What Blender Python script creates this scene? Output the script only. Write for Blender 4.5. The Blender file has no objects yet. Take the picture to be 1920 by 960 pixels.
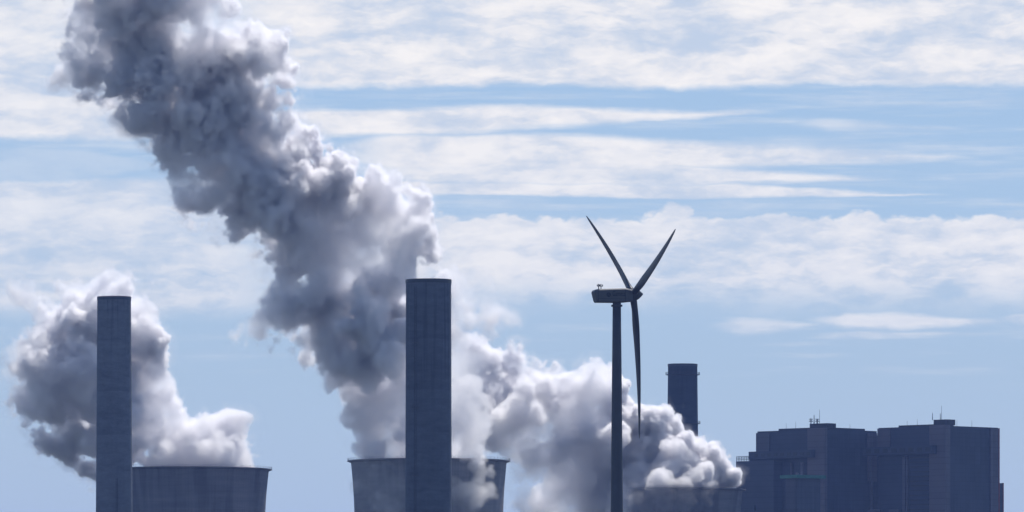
import bpy, bmesh, math, random
import numpy as np
from mathutils import Vector, Matrix

PI = math.pi
R = math.radians
sc = bpy.context.scene
COL = sc.collection

# ------------------------------------------------------------------ camera
FPX, HORIZON, CAMZ = 14000.0, 1320.0, 3.0      # focal length in photo pixels, horizon row, eye height
cam_d = bpy.data.cameras.new('camera')
cam_d.sensor_width = 36.0
cam_d.lens = FPX / 1920.0 * 36.0
cam_d.shift_y = (HORIZON - 480.0) / 1920.0
cam_d.clip_start = 1.0
cam_d.clip_end = 90000.0
cam = bpy.data.objects.new('camera', cam_d)
COL.objects.link(cam)
cam.location = (0, 0, CAMZ)
cam.rotation_euler = (PI / 2, 0, 0)
sc.camera = cam

# ------------------------------------------------------------------ render settings
sc.render.engine = 'CYCLES'
sc.view_settings.view_transform = 'Standard'
sc.view_settings.look = 'None'
sc.view_settings.exposure = 0.0
sc.view_settings.gamma = 1.0
sc.view_settings.use_curve_mapping = False
cy = sc.cycles
cy.max_bounces = 20
cy.diffuse_bounces = 3
cy.glossy_bounces = 2
cy.volume_bounces = 13
cy.transparent_max_bounces = 64
cy.volume_step_rate = 1.4
cy.volume_max_steps = 512
cy.use_denoising = True
try:
    cy.denoiser = 'OPENIMAGEDENOISE'
except Exception:
    pass
cy.sample_clamp_indirect = 8.0

# ------------------------------------------------------------------ sun and sky
SUN_EL, SUN_AZ = R(55), R(22)                    # azimuth clockwise from the view direction (+Y)
sun_d = bpy.data.lights.new('sun', 'SUN')
sun_d.energy = 5.0
sun_d.angle = R(0.5)
sun_d.color = (1.0, 0.955, 0.89)
sun = bpy.data.objects.new('sun', sun_d)
COL.objects.link(sun)
sun_dir = Vector((math.sin(SUN_AZ) * math.cos(SUN_EL), math.cos(SUN_AZ) * math.cos(SUN_EL), math.sin(SUN_EL)))
sun.rotation_euler = sun_dir.to_track_quat('Z', 'Y').to_euler()


class NT:
    """short-hand for building shader node trees"""
    def __init__(self, tree):
        self.t = tree

    def n(self, typ, **kw):
        nd = self.t.nodes.new(typ)
        for k, v in kw.items():
            setattr(nd, k, v)
        return nd

    def link(self, a, b):
        self.t.links.new(a, b)

    def put(self, sock, v):
        if hasattr(v, 'is_linked'):
            self.t.links.new(v, sock)
        else:
            sock.default_value = v

    def m(self, op, a, b=0.0, c=0.0, clamp=False):
        nd = self.n('ShaderNodeMath', operation=op, use_clamp=clamp)
        self.put(nd.inputs[0], a)
        self.put(nd.inputs[1], b)
        if op in ('MULTIPLY_ADD', 'WRAP', 'SMOOTH_MIN', 'SMOOTH_MAX', 'COMPARE'):
            self.put(nd.inputs[2], c)
        return nd.outputs[0]

    def step(self, x, lo, hi, a=0.0, b=1.0):
        nd = self.n('ShaderNodeMapRange', interpolation_type='SMOOTHSTEP')
        self.put(nd.inputs[0], x)
        self.put(nd.inputs[1], lo)
        self.put(nd.inputs[2], hi)
        self.put(nd.inputs[3], a)
        self.put(nd.inputs[4], b)
        return nd.outputs[0]

    def lin(self, x, lo, hi, a=0.0, b=1.0):
        nd = self.n('ShaderNodeMapRange')
        self.put(nd.inputs[0], x)
        self.put(nd.inputs[1], lo)
        self.put(nd.inputs[2], hi)
        self.put(nd.inputs[3], a)
        self.put(nd.inputs[4], b)
        return nd.outputs[0]

    def xyz(self, x, y, z=0.0):
        nd = self.n('ShaderNodeCombineXYZ')
        self.put(nd.inputs[0], x)
        self.put(nd.inputs[1], y)
        self.put(nd.inputs[2], z)
        return nd.outputs[0]

    def noise(self, vec, scale, detail=4.0, rough=0.5, dist=0.0):
        nd = self.n('ShaderNodeTexNoise')
        self.put(nd.inputs['Vector'], vec)
        nd.inputs['Scale'].default_value = scale
        nd.inputs['Detail'].default_value = detail
        nd.inputs['Roughness'].default_value = rough
        nd.inputs['Distortion'].default_value = dist
        return nd.outputs['Fac']

    def mix(self, f, a, b, mode='MIX'):
        nd = self.n('ShaderNodeMix', data_type='RGBA', blend_type=mode)
        self.put(nd.inputs[0], f)
        self.put(nd.inputs[6], a)
        self.put(nd.inputs[7], b)
        return nd.outputs[2]


def lin1(c):
    c /= 255.0
    return c / 12.92 if c <= 0.04045 else ((c + 0.055) / 1.055) ** 2.4


def srgb(r, g, b):
    return (lin1(r), lin1(g), lin1(b), 1.0)


def build_world():
    w = bpy.data.worlds.new('World')
    sc.world = w
    w.use_nodes = True
    t = w.node_tree
    N = NT(t)
    bg = t.nodes['Background']
    sky = N.n('ShaderNodeTexSky', sky_type='NISHITA', sun_disc=False)
    sky.sun_elevation = SUN_EL
    sky.sun_rotation = SUN_AZ
    sky.altitude = 60.0
    sky.air_density = 1.0
    sky.dust_density = 0.25
    sky.ozone_density = 1.4
    STR = 0.10
    tc = N.n('ShaderNodeTexCoord')
    nrm = N.n('ShaderNodeVectorMath', operation='NORMALIZE')
    N.link(tc.outputs['Generated'], nrm.inputs[0])
    sp = N.n('ShaderNodeSeparateXYZ')
    N.link(nrm.outputs[0], sp.inputs[0])
    dx, dy, dz = sp.outputs
    # azimuth and elevation on a scale of 14000 to the radian
    az = N.m('MULTIPLY', N.m('ARCTAN2', dx, dy), FPX)
    el = N.m('MULTIPLY', N.m('ARCTANGENT', N.m('DIVIDE', dz, N.m('SQRT', N.m('ADD', N.m('MULTIPLY', dx, dx), N.m('MULTIPLY', dy, dy))))), FPX)
    U = N.m('ADD', az, 960.0)
    V = N.m('SUBTRACT', HORIZON, el)             # grows downwards
    # warp of the cloud layer
    w1 = N.noise(N.xyz(N.m('MULTIPLY', U, 0.0035), N.m('MULTIPLY', V, 0.011), 3.1), 1.0, 5.0, 0.55)
    w2 = N.noise(N.xyz(N.m('MULTIPLY', U, 0.016), N.m('MULTIPLY', V, 0.030), 7.7), 1.0, 6.0, 0.6)
    w3 = N.noise(N.xyz(N.m('MULTIPLY', U, 0.0028), N.m('MULTIPLY', V, 0.045), 1.7), 1.0, 5.0, 0.62)
    wv = N.m('ADD', N.m('MULTIPLY', N.m('SUBTRACT', w1, 0.5), 34.0), N.m('MULTIPLY', N.m('SUBTRACT', w2, 0.5), 26.0))
    ws = N.m('ADD', N.m('MULTIPLY', N.m('SUBTRACT', w1, 0.5), 16.0), N.m('ADD', N.m('MULTIPLY', N.m('SUBTRACT', w3, 0.5), 20.0), N.m('MULTIPLY', N.m('SUBTRACT', w2, 0.5), 9.0)))
    Vb = N.m('ADD', V, wv)                       # billowy bands
    Vs = N.m('ADD', V, ws)                       # smooth streaks
    p1 = N.m('ABSOLUTE', N.m('SUBTRACT', N.noise(N.xyz(N.m('MULTIPLY', U, 0.0075), N.m('MULTIPLY', V, 0.012), 21.7), 1.0, 1.0, 0.5), 0.5))
    p2 = N.m('ABSOLUTE', N.m('SUBTRACT', N.noise(N.xyz(N.m('MULTIPLY', U, 0.026), N.m('MULTIPLY', V, 0.040), 27.1), 1.0, 3.0, 0.5), 0.5))
    Vp = N.m('ADD', V, N.m('ADD', N.m('MULTIPLY', p1, 90.0), N.m('MULTIPLY', p2, 46.0)))   # heaped tops
    Vp = N.m('SUBTRACT', Vp, 14.0)

    def band(v, top, bot, st, sb, x0=None, x1=None, x2=None, x3=None, amt=1.0, slope=0.0):
        if slope:
            v = N.m('SUBTRACT', v, N.m('MULTIPLY', N.m('SUBTRACT', U, 960.0), slope))
        a = N.m('MULTIPLY', N.step(v, top - st, top + st), N.step(v, bot - sb, bot + sb, 1.0, 0.0))
        if x0 is not None:
            a = N.m('MULTIPLY', a, N.step(U, x0, x1))
        if x2 is not None:
            a = N.m('MULTIPLY', a, N.step(U, x2, x3, 1.0, 0.0))
        return N.m('MULTIPLY', a, amt)

    def lens(cyv, half, xa, xb, xc, xd, slope=0.0, soft=5.0, amt=1.0):
        """a streak whose thickness tapers to nothing at both ends"""
        c = N.m('ADD', N.m('MULTIPLY', N.m('SUBTRACT', U, xc), slope), cyv)
        th = N.m('MULTIPLY', N.m('MULTIPLY', N.step(U, xa, xb), N.lin(U, xc, xd, 1.0, 0.0)), half)
        d = N.m('SUBTRACT', N.m('ABSOLUTE', N.m('SUBTRACT', Vs, c)), th)
        f = N.step(d, -soft, soft, 1.0, 0.0)
        return N.m('MULTIPLY', N.m('MULTIPLY', f, N.step(U, xa, xb)), N.m('MULTIPLY', N.step(U, xd - 40, xd + 60, 1.0, 0.0), amt))

    parts = [
        band(Vb, -420, 163, 40, 10, 240, 560, None, None, 0.97),                    # broad sheet, upper right
        band(Vb, -420, 262, 60, 12, None, None, 260, 580, 0.86),                   # upper left sheet
        band(Vb, 338, 585, 10, 28, None, None, 380, 620, 0.74),                   # left middle sheet
        lens(226, 24, 250, 560, 900, 1420, -0.025, 8, 0.95),
        lens(290, 33, 560, 760, 1150, 1800, 0.012, 10, 0.92),
        lens(330, 22, 560, 800, 1250, 1660, 0.018, 7, 0.88),
        lens(360, 13, 560, 760, 1350, 1740, 0.012, 5, 0.9),
        lens(240, 9, 1440, 1560, 1600, 1790, 0.03, 8, 0.5),
        lens(312, 30, -300, -200, 150, 320, 0.0, 8, 0.25),
        N.m('MULTIPLY', band(Vb, 300, 560, 9, 52, 420, 700, None, None, 0.86), N.step(Vp, 397, 411)),                     # cumulus deck, right
        lens(612, 13, 1300, 1400, 1420, 1540, -0.02, 7, 0.55),
        lens(604, 14, 1480, 1600, 1700, 1900, 0.02, 8, 0.75),
        lens(630, 6, 1480, 1600, 1650, 1880, 0.0, 5, 0.5),
        lens(602, 10, 1850, 1910, 2000, 2200, 0.0, 6, 0.7),
        N.m('MULTIPLY', band(V, 120, 430, 40, 40), N.step(w3, 0.42, 0.72, 0.0, 0.34)),   # thin veils between the bands
        N.m('MULTIPLY', band(V, 560, 700, 40, 60), N.step(w3, 0.5, 0.75, 0.0, 0.3)),
    ]
    cov = parts[0]
    for p in parts[1:]:
        cov = N.m('MAXIMUM', cov, p)
    # texture inside the clouds: fine mottling and long streaks of thinner cloud
    t1 = N.noise(N.xyz(N.m('MULTIPLY', U, 0.0058), N.m('MULTIPLY', Vb, 0.019), 11.3), 1.0, 6.0, 0.56)
    t2 = N.noise(N.xyz(N.m('MULTIPLY', U, 0.018), N.m('MULTIPLY', Vb, 0.045), 5.3), 1.0, 6.0, 0.56)
    tex = N.m('ADD', N.m('MULTIPLY', t1, 0.7), N.m('MULTIPLY', t2, 0.3))
    deep = N.step(V, 400, 560)                   # the lower deck thins out in long streaks
    thin = N.lin(tex, 0.34, 0.52, 0.0, 1.0)
    keep = N.m('SUBTRACT', 1.0, N.m('MULTIPLY', N.m('SUBTRACT', 1.0, thin), N.lin(deep, 0.0, 1.0, 0.42, 0.8)))
    cov = N.m('MULTIPLY', cov, keep, clamp=True)
    # clear sky of the low band, bluer towards the top
    ramp = N.n('ShaderNodeValToRGB')
    N.link(N.lin(V, -900, 1320), ramp.inputs[0])
    cr = ramp.color_ramp
    pos = lambda v: (v + 900) / 2220
    cr.elements[0].position = pos(-900); cr.elements[0].color = srgb(118, 156, 212)
    cr.elements[1].position = pos(1320); cr.elements[1].color = srgb(196, 207, 219)
    for v, c in ((100, (160, 191, 226)), (400, (168, 196, 226)), (700, (174, 197, 219)), (960, (184, 202, 219))):
        e = cr.elements.new(pos(v)); e.color = srgb(*c)
    cl = N.mix(N.lin(tex, 0.38, 0.62), srgb(212, 217, 230), srgb(246, 243, 244))
    low = N.mix(1.0, N.mix(cov, ramp.outputs[0], cl), (1.13, 1.115, 1.05, 1), 'MULTIPLY')
    # far from the sun's side the low sky is dimmer
    side = N.step(N.m('ABSOLUTE', az), 0.35 * FPX, 1.3 * FPX, 1.0, 0.0)
    front = N.m('MULTIPLY', side, N.step(el, 0.13 * FPX, 0.26 * FPX, 1.0, 0.0))
    skyc = N.mix(1.0, sky.outputs[0], (STR, STR, STR, 1), 'MULTIPLY')
    col = N.mix(front, skyc, low)
    N.link(col, bg.inputs[0])
    bg.inputs[1].default_value = 1.0
    w.cycles.sampling_method = 'MANUAL'
    w.cycles.sample_map_resolution = 512


build_world()


# ------------------------------------------------------------------ helpers
def pt(px, py, D):
    return Vector(((px - 960.0) * D / FPX, D, CAMZ + (HORIZON - py) * D / FPX))


def tag(o, label=None, cat=None, group=None, kind=None):
    if label: o['label'] = label
    if cat: o['category'] = cat
    if group: o['group'] = group
    if kind: o['kind'] = kind
    return o


def empty(name, loc, rotz=0.0):
    o = bpy.data.objects.new(name, None)
    COL.objects.link(o)
    o.location = loc
    o.rotation_euler = (0, 0, rotz)
    return o


def build(name, bm, mat, parent=None, smooth=False, bevel=0.0):
    bmesh.ops.recalc_face_normals(bm, faces=bm.faces[:])
    me = bpy.data.meshes.new(name)
    bm.to_mesh(me)
    bm.free()
    me.materials.append(mat)
    if smooth:
        for p in me.polygons:
            p.use_smooth = True
    o = bpy.data.objects.new(name, me)
    COL.objects.link(o)
    if parent:
        o.parent = parent
    if bevel:
        b = o.modifiers.new('bevel', 'BEVEL')
        b.width = bevel
        b.segments = 2
        b.limit_method = 'ANGLE'
    return o


def box(bm, x0, x1, y0, y1, z0, z1, mat=None):
    vs = [bm.verts.new(v) for v in ((x0, y0, z0), (x1, y0, z0), (x1, y1, z0), (x0, y1, z0), (x0, y0, z1), (x1, y0, z1), (x1, y1, z1), (x0, y1, z1))]
    if mat is not None:
        for v in vs: v.co = mat @ v.co
    for f in ((0, 3, 2, 1), (4, 5, 6, 7), (0, 1, 5, 4), (1, 2, 6, 5), (2, 3, 7, 6), (3, 0, 4, 7)):
        bm.faces.new([vs[i] for i in f])


def lathe(bm, prof, seg=64, closed=False, a0=0.0, a1=2 * PI, mat=None):
    """revolve (radius, z) points; closed joins the last point to the first"""
    full = abs(a1 - a0 - 2 * PI) < 1e-6
    n = seg if full else seg + 1
    rings = []
    for r, z in prof:
        ring = []
        for k in range(n):
            a = a0 + (a1 - a0) * k / seg
            co = Vector((r * math.cos(a), r * math.sin(a), z))
            ring.append(bm.verts.new(mat @ co if mat is not None else co))
        rings.append(ring)
    pairs = list(zip(rings, rings[1:])) + ([(rings[-1], rings[0])] if closed else [])
    for A, B in pairs:
        for k in range(seg):
            k2 = (k + 1) % n
            bm.faces.new((A[k], A[k2], B[k2], B[k]))
    return rings


def cap(bm, ring):
    bm.faces.new(ring)


def tube(bm, a, b, r, seg=8, r2=None):
    a, b = Vector(a), Vector(b)
    d = b - a
    q = d.to_track_quat('Z', 'Y').to_matrix().to_4x4()
    rings = lathe(bm, [(r, 0), (r if r2 is None else r2, d.length)], seg, mat=Matrix.Translation(a) @ q)
    cap(bm, rings[0]); cap(bm, rings[1])


# ------------------------------------------------------------------ materials
def mat_new(name):
    m = bpy.data.materials.new(name)
    m.use_nodes = True
    N = NT(m.node_tree)
    b = m.node_tree.nodes['Principled BSDF']
    b.inputs['Specular IOR Level'].default_value = 0.25
    return m, N, b


def mat_plain(name, col, rough=0.6, metal=0.0, var=0.15, scale=0.6):
    m, N, b = mat_new(name)
    tc = N.n('ShaderNodeTexCoord')
    f = N.noise(tc.outputs['Object'], scale, 6, 0.6)
    k = N.lin(f, 0.3, 0.7, 1 - var, 1 + var)
    c = N.mix(1.0, (*col, 1), N.xyz(k, k, k), 'MULTIPLY')
    N.link(c, b.inputs['Base Color'])
    b.inputs['Roughness'].default_value = rough
    b.inputs['Metallic'].default_value = metal
    return m


def mat_concrete(name, col, height, lift=3.2, ribs=0, stain=0.5, rough=0.85):
    """slip-formed concrete: pour lifts as faint rings, blotches, streaks running down from the rim"""
    m, N, b = mat_new(name)
    tc = N.n('ShaderNodeTexCoord')
    sp = N.n('ShaderNodeSeparateXYZ')
    N.link(tc.outputs['Object'], sp.inputs[0])
    x, y, z = sp.outputs
    ang = N.m('ARCTAN2', y, x)
    # each lift has a tone of its own
    lev = N.m('FLOOR', N.m('DIVIDE', N.m('ADD', z, N.m('MULTIPLY', N.noise(N.xyz(N.m('MULTIPLY', ang, 2.0), 0, 4.2), 1.0, 3), 0.5)), lift))
    wn = N.n('ShaderNodeTexWhiteNoise', noise_dimensions='1D')
    N.link(lev, wn.inputs['W'])
    big = N.noise(N.xyz(N.m('MULTIPLY', x, 0.05), N.m('MULTIPLY', y, 0.05), N.m('MULTIPLY', z, 0.02)), 1.0, 5, 0.6)
    rings = N.noise(N.xyz(N.m('MULTIPLY', ang, 1.2), N.m('MULTIPLY', z, 0.35), 2.0), 1.0, 6, 0.65)
    runs = N.noise(N.xyz(N.m('MULTIPLY', ang, 5.0), N.m('MULTIPLY', z, 0.014), 9.0), 1.0, 3, 0.5)
    fine = N.noise(tc.outputs['Object'], 1.4, 5, 0.7)
    top = N.step(z, height - 34.0, height, 0.0, 1.0)
    k = N.m('ADD', 0.72, N.m('MULTIPLY', wn.outputs[0], 0.16))
    k = N.m('ADD', k, N.m('MULTIPLY', N.m('SUBTRACT', big, 0.5), 0.7))
    k = N.m('ADD', k, N.m('MULTIPLY', N.m('SUBTRACT', rings, 0.5), 0.8))
    k = N.m('ADD', k, N.m('MULTIPLY', N.m('SUBTRACT', fine, 0.5), 0.22))
    dr = N.m('MULTIPLY', N.step(runs, 0.46, 0.66), N.m('ADD', 0.10, N.m('MULTIPLY', top, 0.9)))
    k = N.m('MULTIPLY', k, N.m('SUBTRACT', 1.0, N.m('MULTIPLY', dr, stain)))
    if ribs:
        rb = N.m('ABSOLUTE', N.m('SINE', N.m('MULTIPLY', ang, ribs / 2.0)))
        rk = N.step(rb, 0.0, 0.35, 0.84, 1.0)
        k = N.m('MULTIPLY', k, rk)
    k = N.m('MAXIMUM', k, 0.15)
    c = N.mix(1.0, (*col, 1), N.xyz(k, k, k), 'MULTIPLY')
    N.link(c, b.inputs['Base Color'])
    b.inputs['Roughness'].default_value = rough
    bp = N.n('ShaderNodeBump')
    bp.inputs['Strength'].default_value = 0.4
    bp.inputs['Distance'].default_value = 0.15
    N.link(N.m('ADD', fine, N.m('MULTIPLY', rings, 2.0)), bp.inputs['Height'])
    N.link(bp.outputs[0], b.inputs['Normal'])
    return m


def mat_cladding(name, col, pitch=2.4, vert=6.0):
    """profiled sheet cladding: courses, vertical joints, panel tone changes"""
    m, N, b = mat_new(name)
    tc = N.n('ShaderNodeTexCoord')
    sp = N.n('ShaderNodeSeparateXYZ')
    N.link(tc.outputs['Object'], sp.inputs[0])
    x, y, z = sp.outputs
    h = N.m('ADD', x, N.m('MULTIPLY', y, 1.0))
    cell = N.xyz(N.m('FLOOR', N.m('DIVIDE', h, vert)), N.m('FLOOR', N.m('DIVIDE', z, pitch * 4)), 0)
    wn = N.n('ShaderNodeTexWhiteNoise', noise_dimensions='3D')
    N.link(cell, wn.inputs['Vector'])
    course = N.step(N.m('FRACT', N.m('DIVIDE', z, pitch)), 0.0, 0.14, 0.72, 1.0)
    joint = N.step(N.m('FRACT', N.m('DIVIDE', h, vert)), 0.0, 0.06, 0.8, 1.0)
    big = N.noise(tc.outputs['Object'], 0.045, 6, 0.6)
    runs = N.noise(N.xyz(N.m('MULTIPLY', h, 0.5), N.m('MULTIPLY', z, 0.03), 0), 1.0, 5, 0.6)
    k = N.m('ADD', 0.8, N.m('MULTIPLY', wn.outputs[0], 0.2))
    k = N.m('ADD', k, N.m('MULTIPLY', N.m('SUBTRACT', big, 0.5), 0.6))
    k = N.m('ADD', k, N.m('MULTIPLY', N.m('SUBTRACT', runs, 0.5), 0.5))
    k = N.m('MULTIPLY', N.m('MULTIPLY', k, course), joint)
    k = N.m('MAXIMUM', k, 0.2)
    N.link(N.mix(1.0, (*col, 1), N.xyz(k, k, k), 'MULTIPLY'), b.inputs['Base Color'])
    b.inputs['Roughness'].default_value = 0.6
    return m


M_GROUND, N_, b_ = mat_new('field_ground')
tc_ = N_.n('ShaderNodeTexCoord')
f_ = N_.noise(tc_.outputs['Object'], 0.004, 8, 0.6)
N_.link(N_.mix(N_.step(f_, 0.42, 0.6), (0.035, 0.045, 0.025, 1), (0.065, 0.06, 0.05, 1)), b_.inputs['Base Color'])
b_.inputs['Roughness'].default_value = 0.95

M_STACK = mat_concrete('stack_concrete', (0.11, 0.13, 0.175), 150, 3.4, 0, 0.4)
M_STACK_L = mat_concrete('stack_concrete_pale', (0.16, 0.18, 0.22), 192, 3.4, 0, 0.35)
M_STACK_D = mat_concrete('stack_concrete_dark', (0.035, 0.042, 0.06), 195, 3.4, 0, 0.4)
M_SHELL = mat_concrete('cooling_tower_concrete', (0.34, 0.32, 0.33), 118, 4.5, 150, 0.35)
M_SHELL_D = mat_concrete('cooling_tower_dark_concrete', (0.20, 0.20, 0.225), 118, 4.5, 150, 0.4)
M_STEEL = mat_plain('dark_steel', (0.05, 0.055, 0.065), 0.5, 0.4)
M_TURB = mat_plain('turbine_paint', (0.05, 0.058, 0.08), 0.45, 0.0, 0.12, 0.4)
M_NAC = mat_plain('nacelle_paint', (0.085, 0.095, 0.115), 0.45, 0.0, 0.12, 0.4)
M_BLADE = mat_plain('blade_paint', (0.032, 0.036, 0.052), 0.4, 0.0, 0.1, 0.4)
M_LETTER = mat_plain('lettering_blue', (0.008, 0.012, 0.03), 0.6)
M_CLAD = mat_cladding('cladding_slate', (0.055, 0.068, 0.105))
M_CLAD2 = mat_cladding('cladding_slate_low', (0.062, 0.074, 0.11), 3.0, 9.0)
M_PALE = mat_cladding('cladding_pale', (0.135, 0.125, 0.155), 3.2, 14.0)
M_MID = mat_cladding('cladding_mid', (0.115, 0.115, 0.15), 3.2, 14.0)
M_RED = mat_plain('painted_red_sunlight', (0.26, 0.07, 0.06), 0.6)  # red sunlight on the end edges, put into the base colour
M_GREEN = mat_plain('green_fascia', (0.035, 0.16, 0.135), 0.55)
M_ROOF = mat_plain('roof_felt', (0.06, 0.06, 0.07), 0.9)

# ------------------------------------------------------------------ ground
bm = bmesh.new()
for a in (0,):
    vs = [bm.verts.new(v) for v in ((-20000, -3000, 0), (20000, -3000, 0), (20000, 30000, 0), (-20000, 30000, 0))]
    bm.faces.new(vs)
tag(build('ground', bm, M_GROUND), kind='structure')


# ------------------------------------------------------------------ chimneys
def chimney(D, xt0, xt1, ytop, xb0, xb1, mat, label, rings=(), ladder=None, pads=(), group='power station chimneys'):
    m = D / FPX
    cx = ((xt0 + xt1) / 2 - 960) * m
    H = CAMZ + (HORIZON - ytop) * m
    rt, rb = (xt1 - xt0) / 2 * m, (xb1 - xb0) / 2 * m
    slope = (rb - rt) / ((960 - ytop) * m)
    t = empty('chimney', (cx, D, 0))
    tag(t, label, 'chimney', group)
    bm = bmesh.new()
    r0 = rt + slope * H
    zs = [0, H * 0.2, H * 0.4, H * 0.6, H * 0.8, H - 1.6]
    prof = [(rt + slope * (H - z), z) for z in zs] + [(rt + 0.02, H - 1.6)]
    wall = 0.6
    prof += [(rt + 0.0, H), (rt - wall, H), (rt - wall, H - 30)]
    lathe(bm, prof, 96)
    build('shaft', bm, mat, t, True).data.set_sharp_from_angle(angle=R(30))
    bm = bmesh.new()
    lathe(bm, [(rt + 0.0, H - 1.4), (rt + 0.16, H - 1.4), (rt + 0.16, H + 0.15), (rt - wall, H + 0.15), (rt - wall, H - 0.1)], 96)
    build('rim', bm, M_STEEL, t)
    if ladder is not None:
        a = -PI / 2 + math.asin(ladder)
        lt = H - 3 if pads else H * 0.56
        bm = bmesh.new()
        for s in (-0.35, 0.35):
            for z0, z1 in ((5, lt),):
                rr0, rr1 = rt + slope * (H - z0) + 0.3, rt + slope * (H - z1) + 0.3
                tube(bm, (rr0 * math.cos(a) + s, rr0 * math.sin(a), z0), (rr1 * math.cos(a) + s, rr1 * math.sin(a), z1), 0.11, 6)
        z = 6.0
        while z < lt:
            rr = rt + slope * (H - z) + 0.3
            tube(bm, (rr * math.cos(a) - 0.35, rr * math.sin(a), z), (rr * math.cos(a) + 0.35, rr * math.sin(a), z), 0.05, 4)
            z += 1.2
        build('ladder', bm, M_STEEL, t)
        for py in pads:
            z = CAMZ + (HORIZON - py) * m
            rr = rt + slope * (H - z)
            da = 0.17
            bm = bmesh.new()
            lathe(bm, [(rr + 0.02, z - 0.15), (rr + 1.1, z - 0.15), (rr + 1.1, z), (rr + 0.02, z)], 8, True, a - da, a + da)
            for zz in (0.55, 1.1):
                lathe(bm, [(rr + 1.03, z + zz), (rr + 1.08, z + zz), (rr + 1.08, z + zz + 0.07), (rr + 1.03, z + zz + 0.07)], 8, True, a - da, a + da)
            for k in range(5):
                aa = a - da + 2 * da * k / 4
                tube(bm, ((rr + 1.05) * math.cos(aa), (rr + 1.05) * math.sin(aa), z), ((rr + 1.05) * math.cos(aa), (rr + 1.05) * math.sin(aa), z + 1.15), 0.05, 5)
            build('platform', bm, M_STEEL, t)
    for py in rings:
        z = CAMZ + (HORIZON - py) * m
        rr = rt + slope * (H - z)
        bm = bmesh.new()
        lathe(bm, [(rr + 0.02, z - 0.45), (rr + 1.35, z - 0.18), (rr + 1.35, z), (rr + 0.02, z)], 64, True)
        for zz in (0.6, 1.2):
            lathe(bm, [(rr + 1.22, z + zz), (rr + 1.3, z + zz), (rr + 1.3, z + zz + 0.08), (rr + 1.22, z + zz + 0.08)], 64, True)
        for k in range(32):
            aa = 2 * PI * k / 32
            tube(bm, ((rr + 1.26) * math.cos(aa), (rr + 1.26) * math.sin(aa), z), ((rr + 1.26) * math.cos(aa), (rr + 1.26) * math.sin(aa), z + 1.35), 0.07, 5)
        build('walkway', bm, M_STEEL, t)
    return t


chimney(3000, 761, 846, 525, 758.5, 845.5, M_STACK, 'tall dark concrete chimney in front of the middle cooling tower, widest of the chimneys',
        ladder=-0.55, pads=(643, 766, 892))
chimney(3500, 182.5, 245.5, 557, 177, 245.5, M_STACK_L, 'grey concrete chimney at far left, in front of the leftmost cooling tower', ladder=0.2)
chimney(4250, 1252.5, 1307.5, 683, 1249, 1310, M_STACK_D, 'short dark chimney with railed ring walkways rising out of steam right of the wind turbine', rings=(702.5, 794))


# ------------------------------------------------------------------ cooling towers
def cooling_tower(D, cx, half, half_b, yrim, ybot, mat, label):
    m = D / FPX
    H = CAMZ + (HORIZON - yrim) * m
    rt, rb = half * m, half_b * m
    zb = CAMZ + (HORIZON - ybot) * m
    # hyperbola: throat well below the frame's bottom edge
    zth = H * 0.72
    rth = rb - (rt - rb) * 0.35
    k = (rt ** 2 / rth ** 2 - 1) / (H - zth) ** 2
    t = empty('cooling_tower', ((cx - 960) * m, D, 0))
    tag(t, label, 'cooling tower', 'concrete cooling towers')
    rad = lambda z: (rth * math.sqrt(1 + k * (z - zth) ** 2)) if z > zth else rth * math.sqrt(1 + 0.9 * ((z - zth) / zth) ** 2)
    bm = bmesh.new()
    zs = [6 + (H - 6) * i / 36 for i in range(37)]
    th = 0.7
    prof = [(rad(z), z) for z in zs] + [(rad(z) - th, z) for z in reversed(zs)]
    lathe(bm, prof, 150, True)
    build('shell', bm, mat, t, True).data.set_sharp_from_angle(angle=R(40))
    bm = bmesh.new()
    lathe(bm, [(rt + 0.02, H - 1.3), (rt + 1.7, H - 0.7), (rt + 1.7, H - 0.25), (rt + 0.02, H - 0.25)], 120, True)
    build('rim_walkway', bm, mat, t)
    bm = bmesh.new()
    for zz in (0.3, 0.85):
        lathe(bm, [(rt + 1.5, H + zz), (rt + 1.58, H + zz), (rt + 1.58, H + zz + 0.07), (rt + 1.5, H + zz + 0.07)], 120, True)
    for q in range(90):
        aa = 2 * PI * q / 90
        c, s = math.cos(aa), math.sin(aa)
        tube(bm, ((rt + 1.54) * c, (rt + 1.54) * s, H - 0.25), ((rt + 1.54) * c, (rt + 1.54) * s, H + 0.92), 0.05, 5)
    build('railing', bm, M_STEEL, t)
    bm = bmesh.new()
    n = 40
    for q in range(n):
        a0, a1 = 2 * PI * q / n, 2 * PI * (q + 0.5) / n
        r0, r1 = rad(0) + 1.2, rad(6) - 0.35
        for aa in (a1, a1 - 2 * PI / n):
            tube(bm, (r0 * math.cos(a0), r0 * math.sin(a0), 0), (r1 * math.cos(aa), r1 * math.sin(aa), 6.1), 0.4, 6)
    build('legs', bm, mat, t)['kind'] = 'stuff'
    return t


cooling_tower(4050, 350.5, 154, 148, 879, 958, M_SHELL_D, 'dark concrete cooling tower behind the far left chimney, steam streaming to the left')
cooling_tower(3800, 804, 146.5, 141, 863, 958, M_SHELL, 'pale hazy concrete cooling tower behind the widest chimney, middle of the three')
cooling_tower(4000, 1273, 120, 114, 917, 958, M_SHELL_D, 'low dark cooling tower half buried in white steam beside the boiler houses')


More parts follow.
